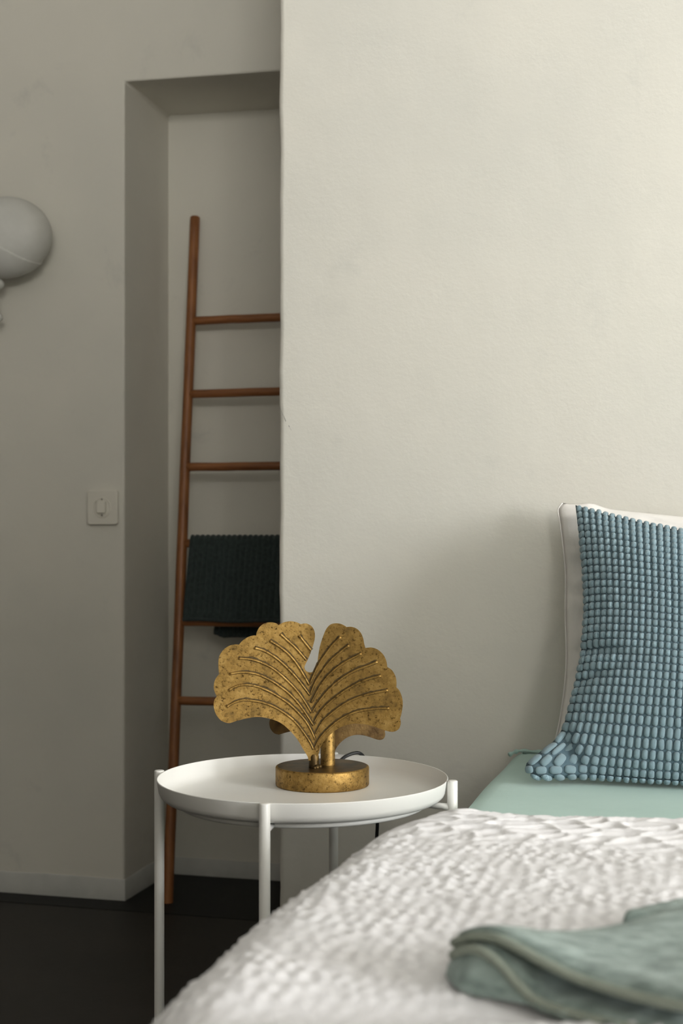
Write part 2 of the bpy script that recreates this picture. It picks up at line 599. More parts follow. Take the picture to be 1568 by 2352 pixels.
# loose gathered edge of the sheet at the head end
pts = catmull([P(1168, 1734, 2.575), P(1180, 1728, 2.578), P(1192, 1725, 2.58), P(1215, 1726, 2.575), P(1245, 1728, 2.568), P(1275, 1734, 2.56), P(1300, 1742, 2.555)], 6)
r = [.0035 + .0012 * math.sin(i * .9) for i in range(len(pts))]
obj('gathered_edge', *tube_vf(pts, r, 8), M['sheet'], mattress)
pts = catmull([P(1200, 1729, 2.570), P(1225, 1731, 2.566), P(1250, 1735, 2.56), P(1262, 1737, 2.555)], 5)
obj('sheet_gap_shadow', *tube_vf(pts, .0022, 6), M['sheet_shadow'], mattress)  # dark tube stands in for the shade in the sheet gap


# ------------------------------------------------------------------ duvet
def cell_bumps(U, Vv, su, sv, seed, jit=0.8, p=1.0):
    """height field of jittered cells: returns F1 and F2-F1 distance (in cell units)"""
    r_ = np.random.default_rng(seed)
    TAB = 512
    jx = (r_.random((TAB, TAB)) - .5) * jit
    jy = (r_.random((TAB, TAB)) - .5) * jit
    a, b = U / su, Vv / sv
    ia, ib = np.floor(a).astype(int), np.floor(b).astype(int)
    f1 = np.full(a.shape, 9.0)
    f2 = np.full(a.shape, 9.0)
    for da in (-1, 0, 1):
        for db in (-1, 0, 1):
            ca, cb = ia + da, ib + db
            x = ca + .5 + jx[ca % TAB, cb % TAB]
            y = cb + .5 + jy[ca % TAB, cb % TAB]
            d = np.sqrt((a - x) ** 2 + (b - y) ** 2)
            nf1 = np.minimum(f1, d)
            f2 = np.where(d < f1, f1, np.minimum(f2, d))
            f1 = nf1
    return f1, f2 - f1


def smooth_noise(U, Vv, s, seed):
    r_ = np.random.default_rng(seed)
    T = r_.random((256, 256)) * 2 - 1
    a, b = U / s + 100.37, Vv / s + 50.11
    ia, ib = np.floor(a).astype(int), np.floor(b).astype(int)
    fa, fb = a - ia, b - ib
    fa, fb = fa * fa * (3 - 2 * fa), fb * fb * (3 - 2 * fb)
    g = lambda i, j: T[i % 256, j % 256]
    return (g(ia, ib) * (1 - fa) + g(ia + 1, ib) * fa) * (1 - fb) + (g(ia, ib + 1) * (1 - fa) + g(ia + 1, ib + 1) * fa) * fb


DR, DZC, DXC = 0.090, 0.468, -0.343      # corner roll: radius, centre height, centre x
DY0, DY1 = 0.52, 1.790
STEP = 0.0036
arc_len = DR * math.pi / 2
hang = 0.24
flat = 1.30 - DXC
n_p = int((hang + arc_len + flat) / STEP)
n_q = int((DY1 - DY0) / STEP)
pp = np.linspace(0, hang + arc_len + flat, n_p)
qq = np.linspace(DY0, DY1, n_q)
X0 = np.where(pp < hang, DXC - DR, np.where(pp < hang + arc_len, DXC - DR * np.cos((pp - hang) / DR), DXC + (pp - hang - arc_len)))
Z0 = np.where(pp < hang, DZC - (hang - pp), np.where(pp < hang + arc_len, DZC + DR * np.sin(np.clip((pp - hang) / DR, 0, math.pi / 2)), DZC + DR))
NXp = np.where(pp < hang, -1.0, np.where(pp < hang + arc_len, -np.cos(np.clip((pp - hang) / DR, 0, math.pi / 2)), 0.0))
NZp = np.where(pp < hang, 0.0, np.where(pp < hang + arc_len, np.sin(np.clip((pp - hang) / DR, 0, math.pi / 2)), 1.0))
PPm, QQm = np.meshgrid(pp, qq, indexing='ij')
XX, ZZ = np.meshgrid(X0, qq, indexing='ij')[0], np.meshgrid(Z0, qq, indexing='ij')[0]
NX_, NZ_ = np.meshgrid(NXp, qq, indexing='ij')[0], np.meshgrid(NZp, qq, indexing='ij')[0]
YY = QQm.copy()
DEP = -SA * XX + CA * YY
# slow waves, then crinkle cells, then bigger gathers by the hem
slow = 0.006 * smooth_noise(PPm, QQm, 0.18, 3) + 0.0015 * smooth_noise(PPm, QQm, 0.08, 5)
wu = PPm + 0.004 * smooth_noise(PPm, QQm, 0.04, 8)
wv = QQm + 0.004 * smooth_noise(PPm, QQm, 0.04, 9)
f1, fe = cell_bumps(wu, wv, 0.0150, 0.0190, 21, 0.62)
fine = 0.0042 * np.exp(-(f1 / 0.32) ** 2) * (0.75 + 0.5 * smooth_noise(PPm, QQm, 0.03, 77))
rot = 0.5
ru, rv = PPm * math.cos(rot) + QQm * math.sin(rot), -PPm * math.sin(rot) + QQm * math.cos(rot)
g1, ge = cell_bumps(ru + 0.012 * smooth_noise(PPm, QQm, .05, 14), rv, 0.052, 0.030, 33, 0.75)
big = 0.0055 * np.exp(-(ge / 0.22) ** 2)
hem_w = np.clip((YY - 1.50) / 0.12, 0, 1)
hem_w = hem_w * hem_w * (3 - 2 * hem_w)
h = slow + fine * (1 - .75 * hem_w) + big * hem_w
# a smooth trough across the bed in front of the folded towel
tw = np.exp(-((DEP - 1.015) / 0.032) ** 2)
h = h * (1 - .8 * tw) - 0.011 * tw
side = np.clip((hang - PPm) / 0.08, 0, 1)
h = h * (1 - .5 * side)
# head-end: rounded hem that tucks down to the mattress, and a corner that draws in
e = np.clip((YY - (DY1 - 0.055)) / 0.055, 0, 1)
drop = 1 - np.sqrt(np.clip(1 - e ** 2, 0, 1))
cin = np.clip((YY - 1.36) / (DY1 - 1.36), 0, 1) ** 2.2
YY = YY + h * 0.0 + 0.008 * smooth_noise(PPm, QQm * 0, 0.05, 40) * hem_w
XX = XX + NX_ * h + np.where(PPm < hang + arc_len, 1, np.clip(1 - (XX - DXC) / .25, 0, 1)) * cin * 0.062
ZZ = ZZ + NZ_ * h - np.clip(ZZ - .30, 0, 1) * drop * 0.205 * (NZ_ + .05) - 0.008 * cin
ZZ = np.maximum(ZZ, 0.2)
Vd = np.stack([XX, YY, ZZ], -1).reshape(-1, 3)
duvet = obj('duvet', Vd.tolist(), grid_faces(n_p, n_q), M['duvet'], label='white crinkled duvet spread over the near end of the bed', cat='duvet')
sol = duvet.modifiers.new('thickness', 'SOLIDIFY')
sol.thickness = 0.004
sol.offset = -1
flip_check(duvet)

# ------------------------------------------------------------------ folded sage towel on the duvet
tl = thing('folded_towel', 'folded sage green towel lying on the white duvet', 'towel', P(1300, 2340, 1.05) + Vector((0, 0, 0)))
BDIR = Vector((0.485, 0.875, 0.0)).normalized()


def curve_px(stations, n=44):
    """stations (px, py, depth) to a smooth list of world points"""
    pts = catmull([Vector(s) for s in stations], 8)
    L = [0]
    for a, b in zip(pts[:-1], pts[1:]):
        L.append(L[-1] + (b - a).length)
    out = []
    j = 0
    for i in range(n):
        s = L[-1] * i / (n - 1)
        while j < len(L) - 2 and L[j + 1] < s:
            j += 1
        t = (s - L[j]) / max(1e-9, L[j + 1] - L[j])
        p = pts[j].lerp(pts[j + 1], min(1, t))
        out.append(P(p.x, p.y, p.z))
    return out


def towel_layer(name, front, zback, back_len, th, lip=None, droop=0.0, m='sage_towel', seed=1, left_trim=0.0):
    """a thick sheet running back from a front edge curve; closed, with a rounded lip"""
    nb = 26
    V = []
    n = len(front)
    for i, p in enumerate(front):
        ring_t, ring_b = [], []
        endf = 1.0
        for j in range(nb + 1):
            s = j / nb
            w_ = min(1.0, max(0.0, (i / (n - 1) - .08) / .45))
            w_ = w_ * w_ * (3 - 2 * w_)
            b = (back_len[0] * (1 - w_) + back_len[1] * w_) * s
            zb = zback[0] * (1 - w_) + zback[1] * w_
            q = p + BDIR * b
            k = s * s * (3 - 2 * s)
            kk = s ** 1.3
            z = p.z * (1 - kk) + zb * kk
            z += 0.004 * mnoise.noise((q.x * 11 + seed, q.y * 11, seed)) * kk + 0.0012 * mnoise.noise((q.x * 60, q.y * 60, seed))
            t2 = th / 2 * min(1, math.sqrt(max(0, 1 - (1 - min(1, b / (th * .6))) ** 2)) + .08)
            ring_t.append(Vector((q.x, q.y, z + t2)))
            ring_b.append(Vector((q.x, q.y, z - t2)))
        V += ring_t + ring_b[::-1]
    m_ = 2 * (nb + 1)
    Fc = grid_faces(n, m_, wrap=True)
    Fc.append(tuple(range(m_)))
    Fc.append(tuple((n - 1) * m_ + k for k in range(m_ - 1, -1, -1)))
    o = obj(name, V, Fc, M[m], tl)
    flip_check(o)
    return o


hem1 = curve_px([(1047, 2166, 1.090), (1072, 2155, 1.078), (1105, 2150, 1.068), (1150, 2157, 1.056), (1200, 2180, 1.043), (1250, 2208, 1.030), (1320, 2242, 1.013), (1400, 2270, .994), (1490, 2294, .970), (1568, 2310, .950), (1680, 2330, .925)])
hem2 = curve_px([(1047, 2192, 1.085), (1068, 2180, 1.072), (1100, 2178, 1.060), (1135, 2195, 1.050), (1165, 2222, 1.042), (1200, 2262, 1.032), (1240, 2297, 1.020), (1320, 2326, 1.000), (1420, 2352, .975), (1560, 2385, .945), (1680, 2410, .92)])
botc = curve_px([(1026, 2226, 1.093), (1022, 2240, 1.080), (1040, 2264, 1.058), (1075, 2284, 1.045), (1130, 2294, 1.035), (1200, 2306, 1.021), (1260, 2322, 1.005), (1340, 2345, .985), (1440, 2368, .960), (1560, 2400, .935), (1680, 2430, .91)])
towel_layer('upper_layer', [p + Vector((0, 0, .0020)) for p in hem1], (0.562, 0.594), (0.10, 0.22), 0.012, seed=2)
towel_layer('middle_layer', [p + Vector((0, 0, .0)) + BDIR * .002 for p in hem2], (0.552, 0.565), (0.09, 0.20), 0.009, seed=5)
# lower fold: a bulging ribbed face between the duvet and the second hem
V = []
nf = 16
for i in range(len(botc)):
    a, b = botc[i], hem2[i]
    for j in range(nf + 1):
        s = j / nf
        p = a.lerp(b, s)
        out = 0.003 * math.sin(math.pi * s)
        rib = 0.0011 * math.sin(i * 1.75) * math.sin(math.pi * s)
        p = p - BDIR * (out + rib)
        V.append(p)
    for j in range(1, 9):
        p = b + BDIR * (.11 * j / 8)
        kk = min(1, j / 3)
        V.append(Vector((p.x, p.y, (b.z - .004) * (1 - kk) + .5575 * kk)))
lf = obj('lower_fold', V, grid_faces(len(botc), nf + 9), M['sage_towel'], tl)
if lf.data.polygons[5].normal.dot(BDIR) > 0:
    lf.data.flip_normals()
s_ = lf.modifiers.new('thickness', 'SOLIDIFY')
s_.thickness = 0.004
s_.offset = -1
obj('hem_band', *tube_vf([p + Vector((0, 0, .0005)) - BDIR * .0030 for p in hem1], .0038, 10), M['towel_hem'], tl, label='paler hem band')
obj('hem_band', *tube_vf([p + Vector((0, 0, .0000)) - BDIR * .0040 for p in hem2], .0040, 10), M['towel_hem'], tl, label='paler hem band')
flap = curve_px([(1428, 2118, 1.175), (1480, 2121, 1.175), (1568, 2127, 1.17), (1700, 2140, 1.16)], 20)
towel_layer('back_flap', [Vector((p.x, p.y, .570)) for p in flap], (0.565, .565), (0.10, .10), 0.022, seed=9)

# ------------------------------------------------------------------ white pillow and tufted cushion
def coons(Lf, Rf, Bf, Tf):
    def S_(s, t):
        a, b = (s + 1) / 2, (t + 1) / 2
        lr = Lf(t) * (1 - a) + Rf(t) * a
        bt = Bf(s) * (1 - b) + Tf(s) * b
        bil = (Lf(-1) * (1 - a) + Rf(-1) * a) * (1 - b) + (Lf(1) * (1 - a) + Rf(1) * a) * b
        return lr + bt - bil
    return S_


def poly1d(table):
    ks = [k for k, _ in table]
    vsv = [Vector(v) for _, v in table]
    def g(t):
        if t <= ks[0]:
            return vsv[0].copy()
        for i in range(len(ks) - 1):
            if t <= ks[i + 1]:
                u = (t - ks[i]) / (ks[i + 1] - ks[i])
                hk = ks[i + 1] - ks[i]
                p1, p2 = vsv[i], vsv[i + 1]
                m1 = (vsv[i + 1] - vsv[max(i - 1, 0)]) / (ks[i + 1] - ks[max(i - 1, 0)]) * hk
                j = min(i + 2, len(ks) - 1)
                m2 = (vsv[j] - vsv[i]) / (ks[j] - ks[i]) * hk
                return p1 * (2 * u ** 3 - 3 * u * u + 1) + m1 * (u ** 3 - 2 * u * u + u) + p2 * (-2 * u ** 3 + 3 * u * u) + m2 * (u ** 3 - u * u)
        return vsv[-1].copy()
    return g


def mirror_x(g, x0):
    def r_(t):
        p = g(t)
        return Vector((2 * x0 - p.x, p.y, p.z))
    return r_


# white pillow, upright against the wall
pl = poly1d([(-1, (-.275, 2.450, .508)), (-.85, (-.262, 2.47, .565)), (-.5, (-.252, 2.495, .66)), (-.1, (-.255, 2.515, .765)), (.3, (-.256, 2.525, .84)),
             (.7, (-.266, 2.53, .925)), (.9, (-.270, 2.535, .948)), (1, (-.262, 2.535, .960))])
pr = mirror_x(pl, 0.10)
pbm = lambda s: Vector((-.275 + (s + 1) / 2 * (.475 + .275), 2.450, .508))
ptp = lambda s: Vector((-.262 + (s + 1) / 2 * (.462 + .262), 2.535, .925 + .035 * abs(s) ** 1.5 + .006 * math.exp(-((s + .86) / .06) ** 2)))
PS = coons(pl, pr, pbm, ptp)
pn = Vector((0, -.97, .2)).normalized()
nu, nv = 90, 72
V = []
for sgn in (1, -1):
    for i in range(nu + 1):
        for j in range(nv + 1):
            s, t = -1 + 2 * i / nu, -1 + 2 * j / nv
            hh = 0.040 * (max(0, 1 - abs(s) ** 3.2) * max(0, 1 - abs(t) ** 3.2)) ** 0.55
            wr_ = .006 * mnoise.noise((s * 5, t * 8, 1.0)) + .004 * mnoise.noise((s * 13 + t * 6, t * 10, 7.0))
            p = PS(s, t) + pn * sgn * (hh * (1.0 if sgn > 0 else .55) + wr_ * min(1, hh / .02))
            V.append(p)
Fc = grid_faces(nu + 1, nv + 1)
off = (nu + 1) * (nv + 1)
Fc += [tuple(i + off for i in q)[::-1] for q in grid_faces(nu + 1, nv + 1)]
wp = obj('pillow', V, Fc, M['pillow'], label='plain white pillow upright against the wall behind the blue cushion', cat='pillow')
bm = bmesh.new(); bm.from_mesh(wp.data); bmesh.ops.remove_doubles(bm, verts=bm.verts, dist=1e-5); bmesh.ops.recalc_face_normals(bm, faces=bm.faces); bm.to_mesh(wp.data); bm.free()
pts = catmull([PS(-1, -1 + 2 * k / 24) for k in range(25)], 3)
obj('seam_piping', *tube_vf(pts, .0014, 8), M['pillow'], wp)

# blue cushion
cl = poly1d([(-1, (-.254, 2.258, .513)), (-.8, (-.243, 2.283, .559)), (-.6, (-.231, 2.31, .609)), (-.2, (-.214, 2.352, .695)), (.2, (-.211, 2.39, .781)),
             (.6, (-.219, 2.425, .868)), (1, (-.232, 2.462, .954))])
cr = mirror_x(cl, 0.0)
cb = lambda s: Vector((.254 * s, 2.258 + .020 * (1 - abs(s) ** 6), .512 - .003 * (1 - abs(s) ** 4)))
ct = lambda s: Vector((.232 * s, 2.462, .898 + .056 * abs(s) ** 1.35))
CS = coons(cl, cr, cb, ct)
cn = Vector((0, -.925, .379)).normalized()


def cushion_front(s, t, sgn=1):
    g = max(0.0, 1 - abs(s) ** 2.6) ** .62 * max(0.0, 1 - abs(t) ** 3.4) ** .55
    gc = .30 * max(0.0, 1 - abs(s) ** 14) ** .5 * max(0.0, 1 - abs(t) ** 14) ** .5 * math.exp(-((abs(s) - 1) / .22) ** 2 - ((t + 1) / .30) ** 2)
    g = math.sqrt(g * g + gc * gc)
    hh = 0.088 * g
    # two soft creases running in from the lower left edge
    for (s0, t0, sl, dp, ln) in ((-.95, -.16, -.10, .012, .30), (-.95, -.40, .40, .010, .25), (-.90, -.78, -.9, .016, .12)):
        dt = (t - t0) - sl * (s - s0)
        hh -= dp * math.exp(-(dt / .045) ** 2) * math.exp(-((s - s0) / ln) ** 2) * min(1, g * 3)
    n_ = cn + Vector((0, 0, -.9)) * max(0, -t - .2) ** 2
    ear = math.exp(-((abs(s) - 1) / .17) ** 2 - ((t + .90) / .11) ** 2)
    p = CS(s, t) + Vector((math.copysign(.042, s), -.030, -.004)) * ear + n_ * (hh * (1 if sgn > 0 else -.42))
    if sgn > 0 and p.z < .506:
        p.z = .506
    return p


cushion = thing('tufted_cushion', 'blue-grey tufted cushion leaning on the white pillow', 'cushion', (0.0, 2.28, .5))
nu, nv = 70, 70
V = []
for sgn in (1, -1):
    for i in range(nu + 1):
        for j in range(nv + 1):
            V.append(cushion_front(-1 + 2 * i / nu, -1 + 2 * j / nv, sgn))
Fc = grid_faces(nu + 1, nv + 1)
off = (nu + 1) * (nv + 1)
Fc += [tuple(i + off for i in q)[::-1] for q in grid_faces(nu + 1, nv + 1)]
cc = obj('cover', V, Fc, M['cushion_base'], cushion)
bm = bmesh.new(); bm.from_mesh(cc.data); bmesh.ops.remove_doubles(bm, verts=bm.verts, dist=1e-5); bmesh.ops.recalc_face_normals(bm, faces=bm.faces); bm.to_mesh(cc.data); bm.free()

# one tuft: a rounded oblong pad
tn_u, tn_v = 12, 5
V = [Vector((0, 0, 1))]
for j in range(1, tn_v + 1):
    a = math.pi / 2 * j / tn_v * 1.12
    for k in range(tn_u):
        b = 2 * math.pi * k / tn_u
        ex = 2 / 3.0
        cx, sx = math.cos(b), math.sin(b)
        V.append(Vector((math.copysign(abs(cx) ** ex, cx) * math.sin(a) ** .8, math.copysign(abs(sx) ** ex, sx) * math.sin(a) ** .8, math.cos(a))))
TF = [(0, 1 + k, 1 + (k + 1) % tn_u) for k in range(tn_u)]
for j in range(tn_v - 1):
    for k in range(tn_u):
        k2 = (k + 1) % tn_u
        TF.append((1 + j * tn_u + k, 1 + (j + 1) * tn_u + k, 1 + (j + 1) * tn_u + k2, 1 + j * tn_u + k2))
TV = V
tuft_me = bpy.data.meshes.new('tuft')
tuft_me.from_pydata([tuple(v) for v in TV], [], TF)
tuft_me.polygons.foreach_set('use_smooth', [True] * len(tuft_me.polygons))
tuft_me.materials.append(M['tuft'])

NCOL, NROW = 40, 35
tufts = []
for c in range(NCOL):
    for r_ in range(NROW):
        s = -1 + 2 * (c + .5) / NCOL
        t = -1 + 2 * (r_ + .5) / NROW
        hs, ht = 1.0 / NCOL, 1.0 / NROW
        p = cushion_front(s, t)
        du = (cushion_front(min(1, s + hs), t) - cushion_front(max(-1, s - hs), t)) / 2
        dv = (cushion_front(s, min(1, t + ht)) - cushion_front(s, max(-1, t - ht))) / 2
        nrm = du.cross(dv).normalized()
        lu, lv = du.length, dv.length
        v_ = dv.normalized()
        u_ = v_.cross(nrm).normalized()
        su = max(.0025, abs(du.dot(u_))) * 0.86 * random.uniform(.93, 1.05)
        sv = max(.0030, lv) * 0.96 * random.uniform(.93, 1.03)
        hgt = 0.0050 * random.uniform(.85, 1.15)
        mtx = Matrix(((u_.x, v_.x, nrm.x, p.x), (u_.y, v_.y, nrm.y, p.y), (u_.z, v_.z, nrm.z, p.z), (0, 0, 0, 1))) @ \
            Matrix.Rotation(random.uniform(-.08, .08), 4, 'Z') @ Matrix.Diagonal((su, sv, hgt, 1))
        # how large it shows in the photograph
        rel = p - Vector((0, 0, EYE))
        d = -SA * rel.x + CA * rel.y
        xx = (CA * rel.x + SA * rel.y) / d * F_PX + W_PX / 2
        view = -rel.normalized()
        area = su * sv * max(0.0, nrm.dot(view)) / d ** 2 if xx < 1570 else -1.0
        tufts.append((area, mtx))
order = sorted(range(len(tufts)), key=lambda i: -tufts[i][0])
single = set(order[:300])
off = Matrix.Translation(-world_loc(cushion))
V, Fc = [], []
for i, (a, mtx) in enumerate(tufts):
    if i in single:
        o = bpy.data.objects.new('tuft', tuft_me)
        o.parent = cushion
        o.matrix_local = off @ mtx
        COL.objects.link(o)
    else:
        n = len(V)
        V += [mtx @ q for q in TV]
        Fc += [tuple(k + n for k in q) for q in TF]
obj('tuft_rows', V, Fc, M['tuft'], cushion, kind='stuff')

# ------------------------------------------------------------------ side table
TX, TY = -0.617, 2.081
TC = Vector((P(0, 0, 0).x, 0, 0))
tc_cam = (-0.0604, 2.170)
TX, TY = tc_cam[0] * CA - tc_cam[1] * SA, tc_cam[0] * SA + tc_cam[1] * CA
tbl = thing('side_table', 'round white metal side table with raised tray rim', 'table', (TX, TY, 0))
prof = [(0, .4955), (.196, .4955), (.206, .4962), (.2130, .4985), (.2180, .5030), (.2206, .5085), (.2238, .5245), (.2243, .5256), (.2252, .5258), (.2258, .5250),
        (.2228, .5065), (.2198, .5005), (.2140, .4958), (.2060, .4938), (.196, .4930), (0, .4930)]
tray = obj('tray', *lathe_vf(prof, (TX, TY, 0), 160), M['white_metal'], tbl)
flip_check(tray)
smooth_by_angle(tray, 45)
ring = [Vector((TX + .190 * math.cos(a), TY + .190 * math.sin(a), .4885)) for a in [2 * math.pi * k / 96 for k in range(97)]]
obj('support_ring', *tube_vf(ring, .0045, 10, caps=False), M['white_metal'], tbl)
for k in range(4):
    th = math.radians(-11.5 + 90 * k)
    cxy = (tc_cam[0] + .2340 * math.sin(th), tc_cam[1] - .2340 * math.cos(th))
    ixy = (tc_cam[0] + .188 * math.sin(th), tc_cam[1] - .188 * math.cos(th))
    lx, ly = cxy[0] * CA - cxy[1] * SA, cxy[0] * SA + cxy[1] * CA
    ix, iy = ixy[0] * CA - ixy[1] * SA, ixy[0] * SA + ixy[1] * CA
    r0 = .0080
    leg = obj('leg', *lathe_vf([(0, 0), (r0, 0), (r0, .5255), (r0 - .0004, .5265), (r0 - .0016, .5272), (0, .5272)], (lx, ly, 0), 24), M['white_metal'], tbl)
    flip_check(leg)
    smooth_by_angle(leg, 60)
    obj('bracket', *tube_vf([(ix, iy, .4885), ((ix + lx * 2) / 3, (iy + ly * 2) / 3, .4875), (lx, ly, .4855)], [.0045, .0050, .0065], 12), M['white_metal'], tbl)

# ------------------------------------------------------------------ ginkgo lamp
LXc, LDc = (740 - 784) / F_PX * 2.264, 2.264
LX, LY = LXc * CA - LDc * SA, LXc * SA + LDc * CA
TZ = 0.4956
lamp = thing('ginkgo_lamp', 'antique gold table lamp with ginkgo leaf plates on the white side table', 'lamp', (LX, LY, TZ))
br = .0760
bprof = [(0, 0), (br - .0025, 0), (br - .0008, .0006), (br, .0025), (br, .0285), (br - .0006, .0301), (br - .0022, .0310), (br - .0035, .0313)]
b_ = obj('base', *lathe_vf(bprof, (LX, LY, TZ), 96), M['brass'], lamp)
flip_check(b_); smooth_by_angle(b_, 50)
bt_ = obj('base_top', *lathe_vf([(br - .0035, .0313), (br * .5, .0314), (0, .0314)], (LX, LY, TZ), 96), M['brass_dark'], lamp, label='darkened bronze disc top')
flip_check(bt_)
# make sure the disc faces up
if bt_.data.polygons[0].normal.z < 0:
    bt_.data.flip_normals()
ZB = TZ + .0314
CS_ = 3.136


def crop_px(c):
    return 460 + c[0] / CS_, 1380 + c[1] / CS_


OUT = [(778, 1150), (772, 1120), (740, 1068), (700, 1000), (645, 935), (590, 887), (540, 861), (470, 842), (410, 836), (340, 845), (270, 862), (230, 875), (200, 880), (150, 862),
       (112, 815), (97, 760), (101, 715), (118, 690), (102, 650), (97, 610), (108, 565), (135, 528), (130, 470), (134, 410), (156, 365), (195, 330), (240, 315),
       (278, 316), (305, 285), (345, 260), (380, 250), (402, 250), (406, 225), (430, 185), (465, 162), (500, 155), (540, 160), (562, 175), (600, 155), (650, 147),
       (695, 155), (722, 168), (760, 163), (798, 180), (820, 215), (825, 260), (815, 310), (798, 362), (775, 420), (755, 460), (750, 485), (765, 508), (795, 516),
       (825, 500), (840, 470), (848, 400), (860, 330), (880, 265), (905, 205), (935, 172), (970, 162), (1010, 166), (1040, 180), (1052, 189), (1085, 187), (1125, 200), (1155, 230),
       (1172, 270), (1180, 310), (1188, 340), (1230, 336), (1275, 350), (1315, 385), (1338, 430), (1346, 477), (1380, 500), (1405, 545), (1412, 590), (1411, 622), (1435, 650),
       (1453, 700), (1457, 750), (1448, 810), (1438, 845), (1443, 880), (1430, 920), (1400, 940), (1365, 942), (1320, 930), (1250, 905), (1180, 888), (1110, 884), (1050, 895),
       (1000, 915), (950, 950), (900, 1000), (868, 1050), (852, 1100), (846, 1150)]
NOTCH = {(118, 690), (135, 528), (278, 316), (402, 250), (562, 175), (722, 168), (1052, 189), (1188, 340), (1346, 477), (1411, 622), (1438, 845), (778, 1150), (846, 1150)}
RIBS = [
    [(190, 765), (240, 735), (310, 715), (390, 722), (470, 740), (550, 775), (620, 820), (680, 870), (740, 945), (790, 1020), (814, 1072)],
    [(205, 645), (260, 615), (330, 605), (410, 618), (490, 650), (560, 690), (630, 735), (700, 800), (760, 870), (800, 940), (826, 1000)],
    [(210, 528), (270, 517), (340, 517), (420, 533), (500, 570), (570, 615), (640, 670), (710, 745), (770, 830), (814, 900)],
    [(275, 415), (350, 420), (420, 438), (500, 475), (570, 525), (640, 590), (700, 655), (750, 725), (800, 808)],
    [(390, 340), (450, 357), (520, 395), (590, 450), (660, 520), (720, 590), (790, 682)],
    [(500, 288), (560, 325), (630, 380), (690, 450), (740, 530), (785, 607)],
    [(575, 240), (620, 280), (680, 335), (730, 390), (762, 428)],
    [(710, 250), (750, 300), (797, 358)],
    [(1360, 775), (1280, 775), (1200, 785), (1120, 800), (1040, 835), (970, 880), (900, 945), (850, 1005), (820, 1072)],
    [(1350, 645), (1270, 660), (1180, 680), (1090, 715), (1010, 760), (940, 815), (880, 870), (828, 960)],
    [(1300, 540), (1220, 560), (1140, 590), (1060, 635), (980, 690), (900, 760), (850, 820), (818, 880)],
    [(1275, 440), (1200, 470), (1120, 500), (1040, 545), (960, 605), (890, 680), (840, 745), (804, 806)],
    [(1160, 380), (1090, 415), (1020, 455), (950, 510), (890, 575), (840, 650), (797, 735)],
    [(1070, 320), (1000, 375), (930, 440), (870, 520), (820, 600), (791, 675)],
    [(1010, 260), (950, 320), (890, 400), (840, 480), (787, 600)],
]


def densify(poly, notch):
    """rounded outline: Catmull between corners that are kept sharp at the scallop notches"""
    n = len(poly)
    out = []
    for i in range(n):
        p0, p1, p2, p3 = poly[i - 1], poly[i], poly[(i + 1) % n], poly[(i + 2) % n]
        if p1 in notch:
            p0 = p1
        if p2 in notch:
            p3 = p2
        for k in range(4):
            t = k / 4
            out.append(tuple(0.5 * (2 * p1[a] + (p2[a] - p0[a]) * t + (2 * p0[a] - 5 * p1[a] + 4 * p2[a] - p3[a]) * t * t + (3 * p1[a] - p0[a] - 3 * p2[a] + p3[a]) * t ** 3) for a in (0, 1)))
    return out


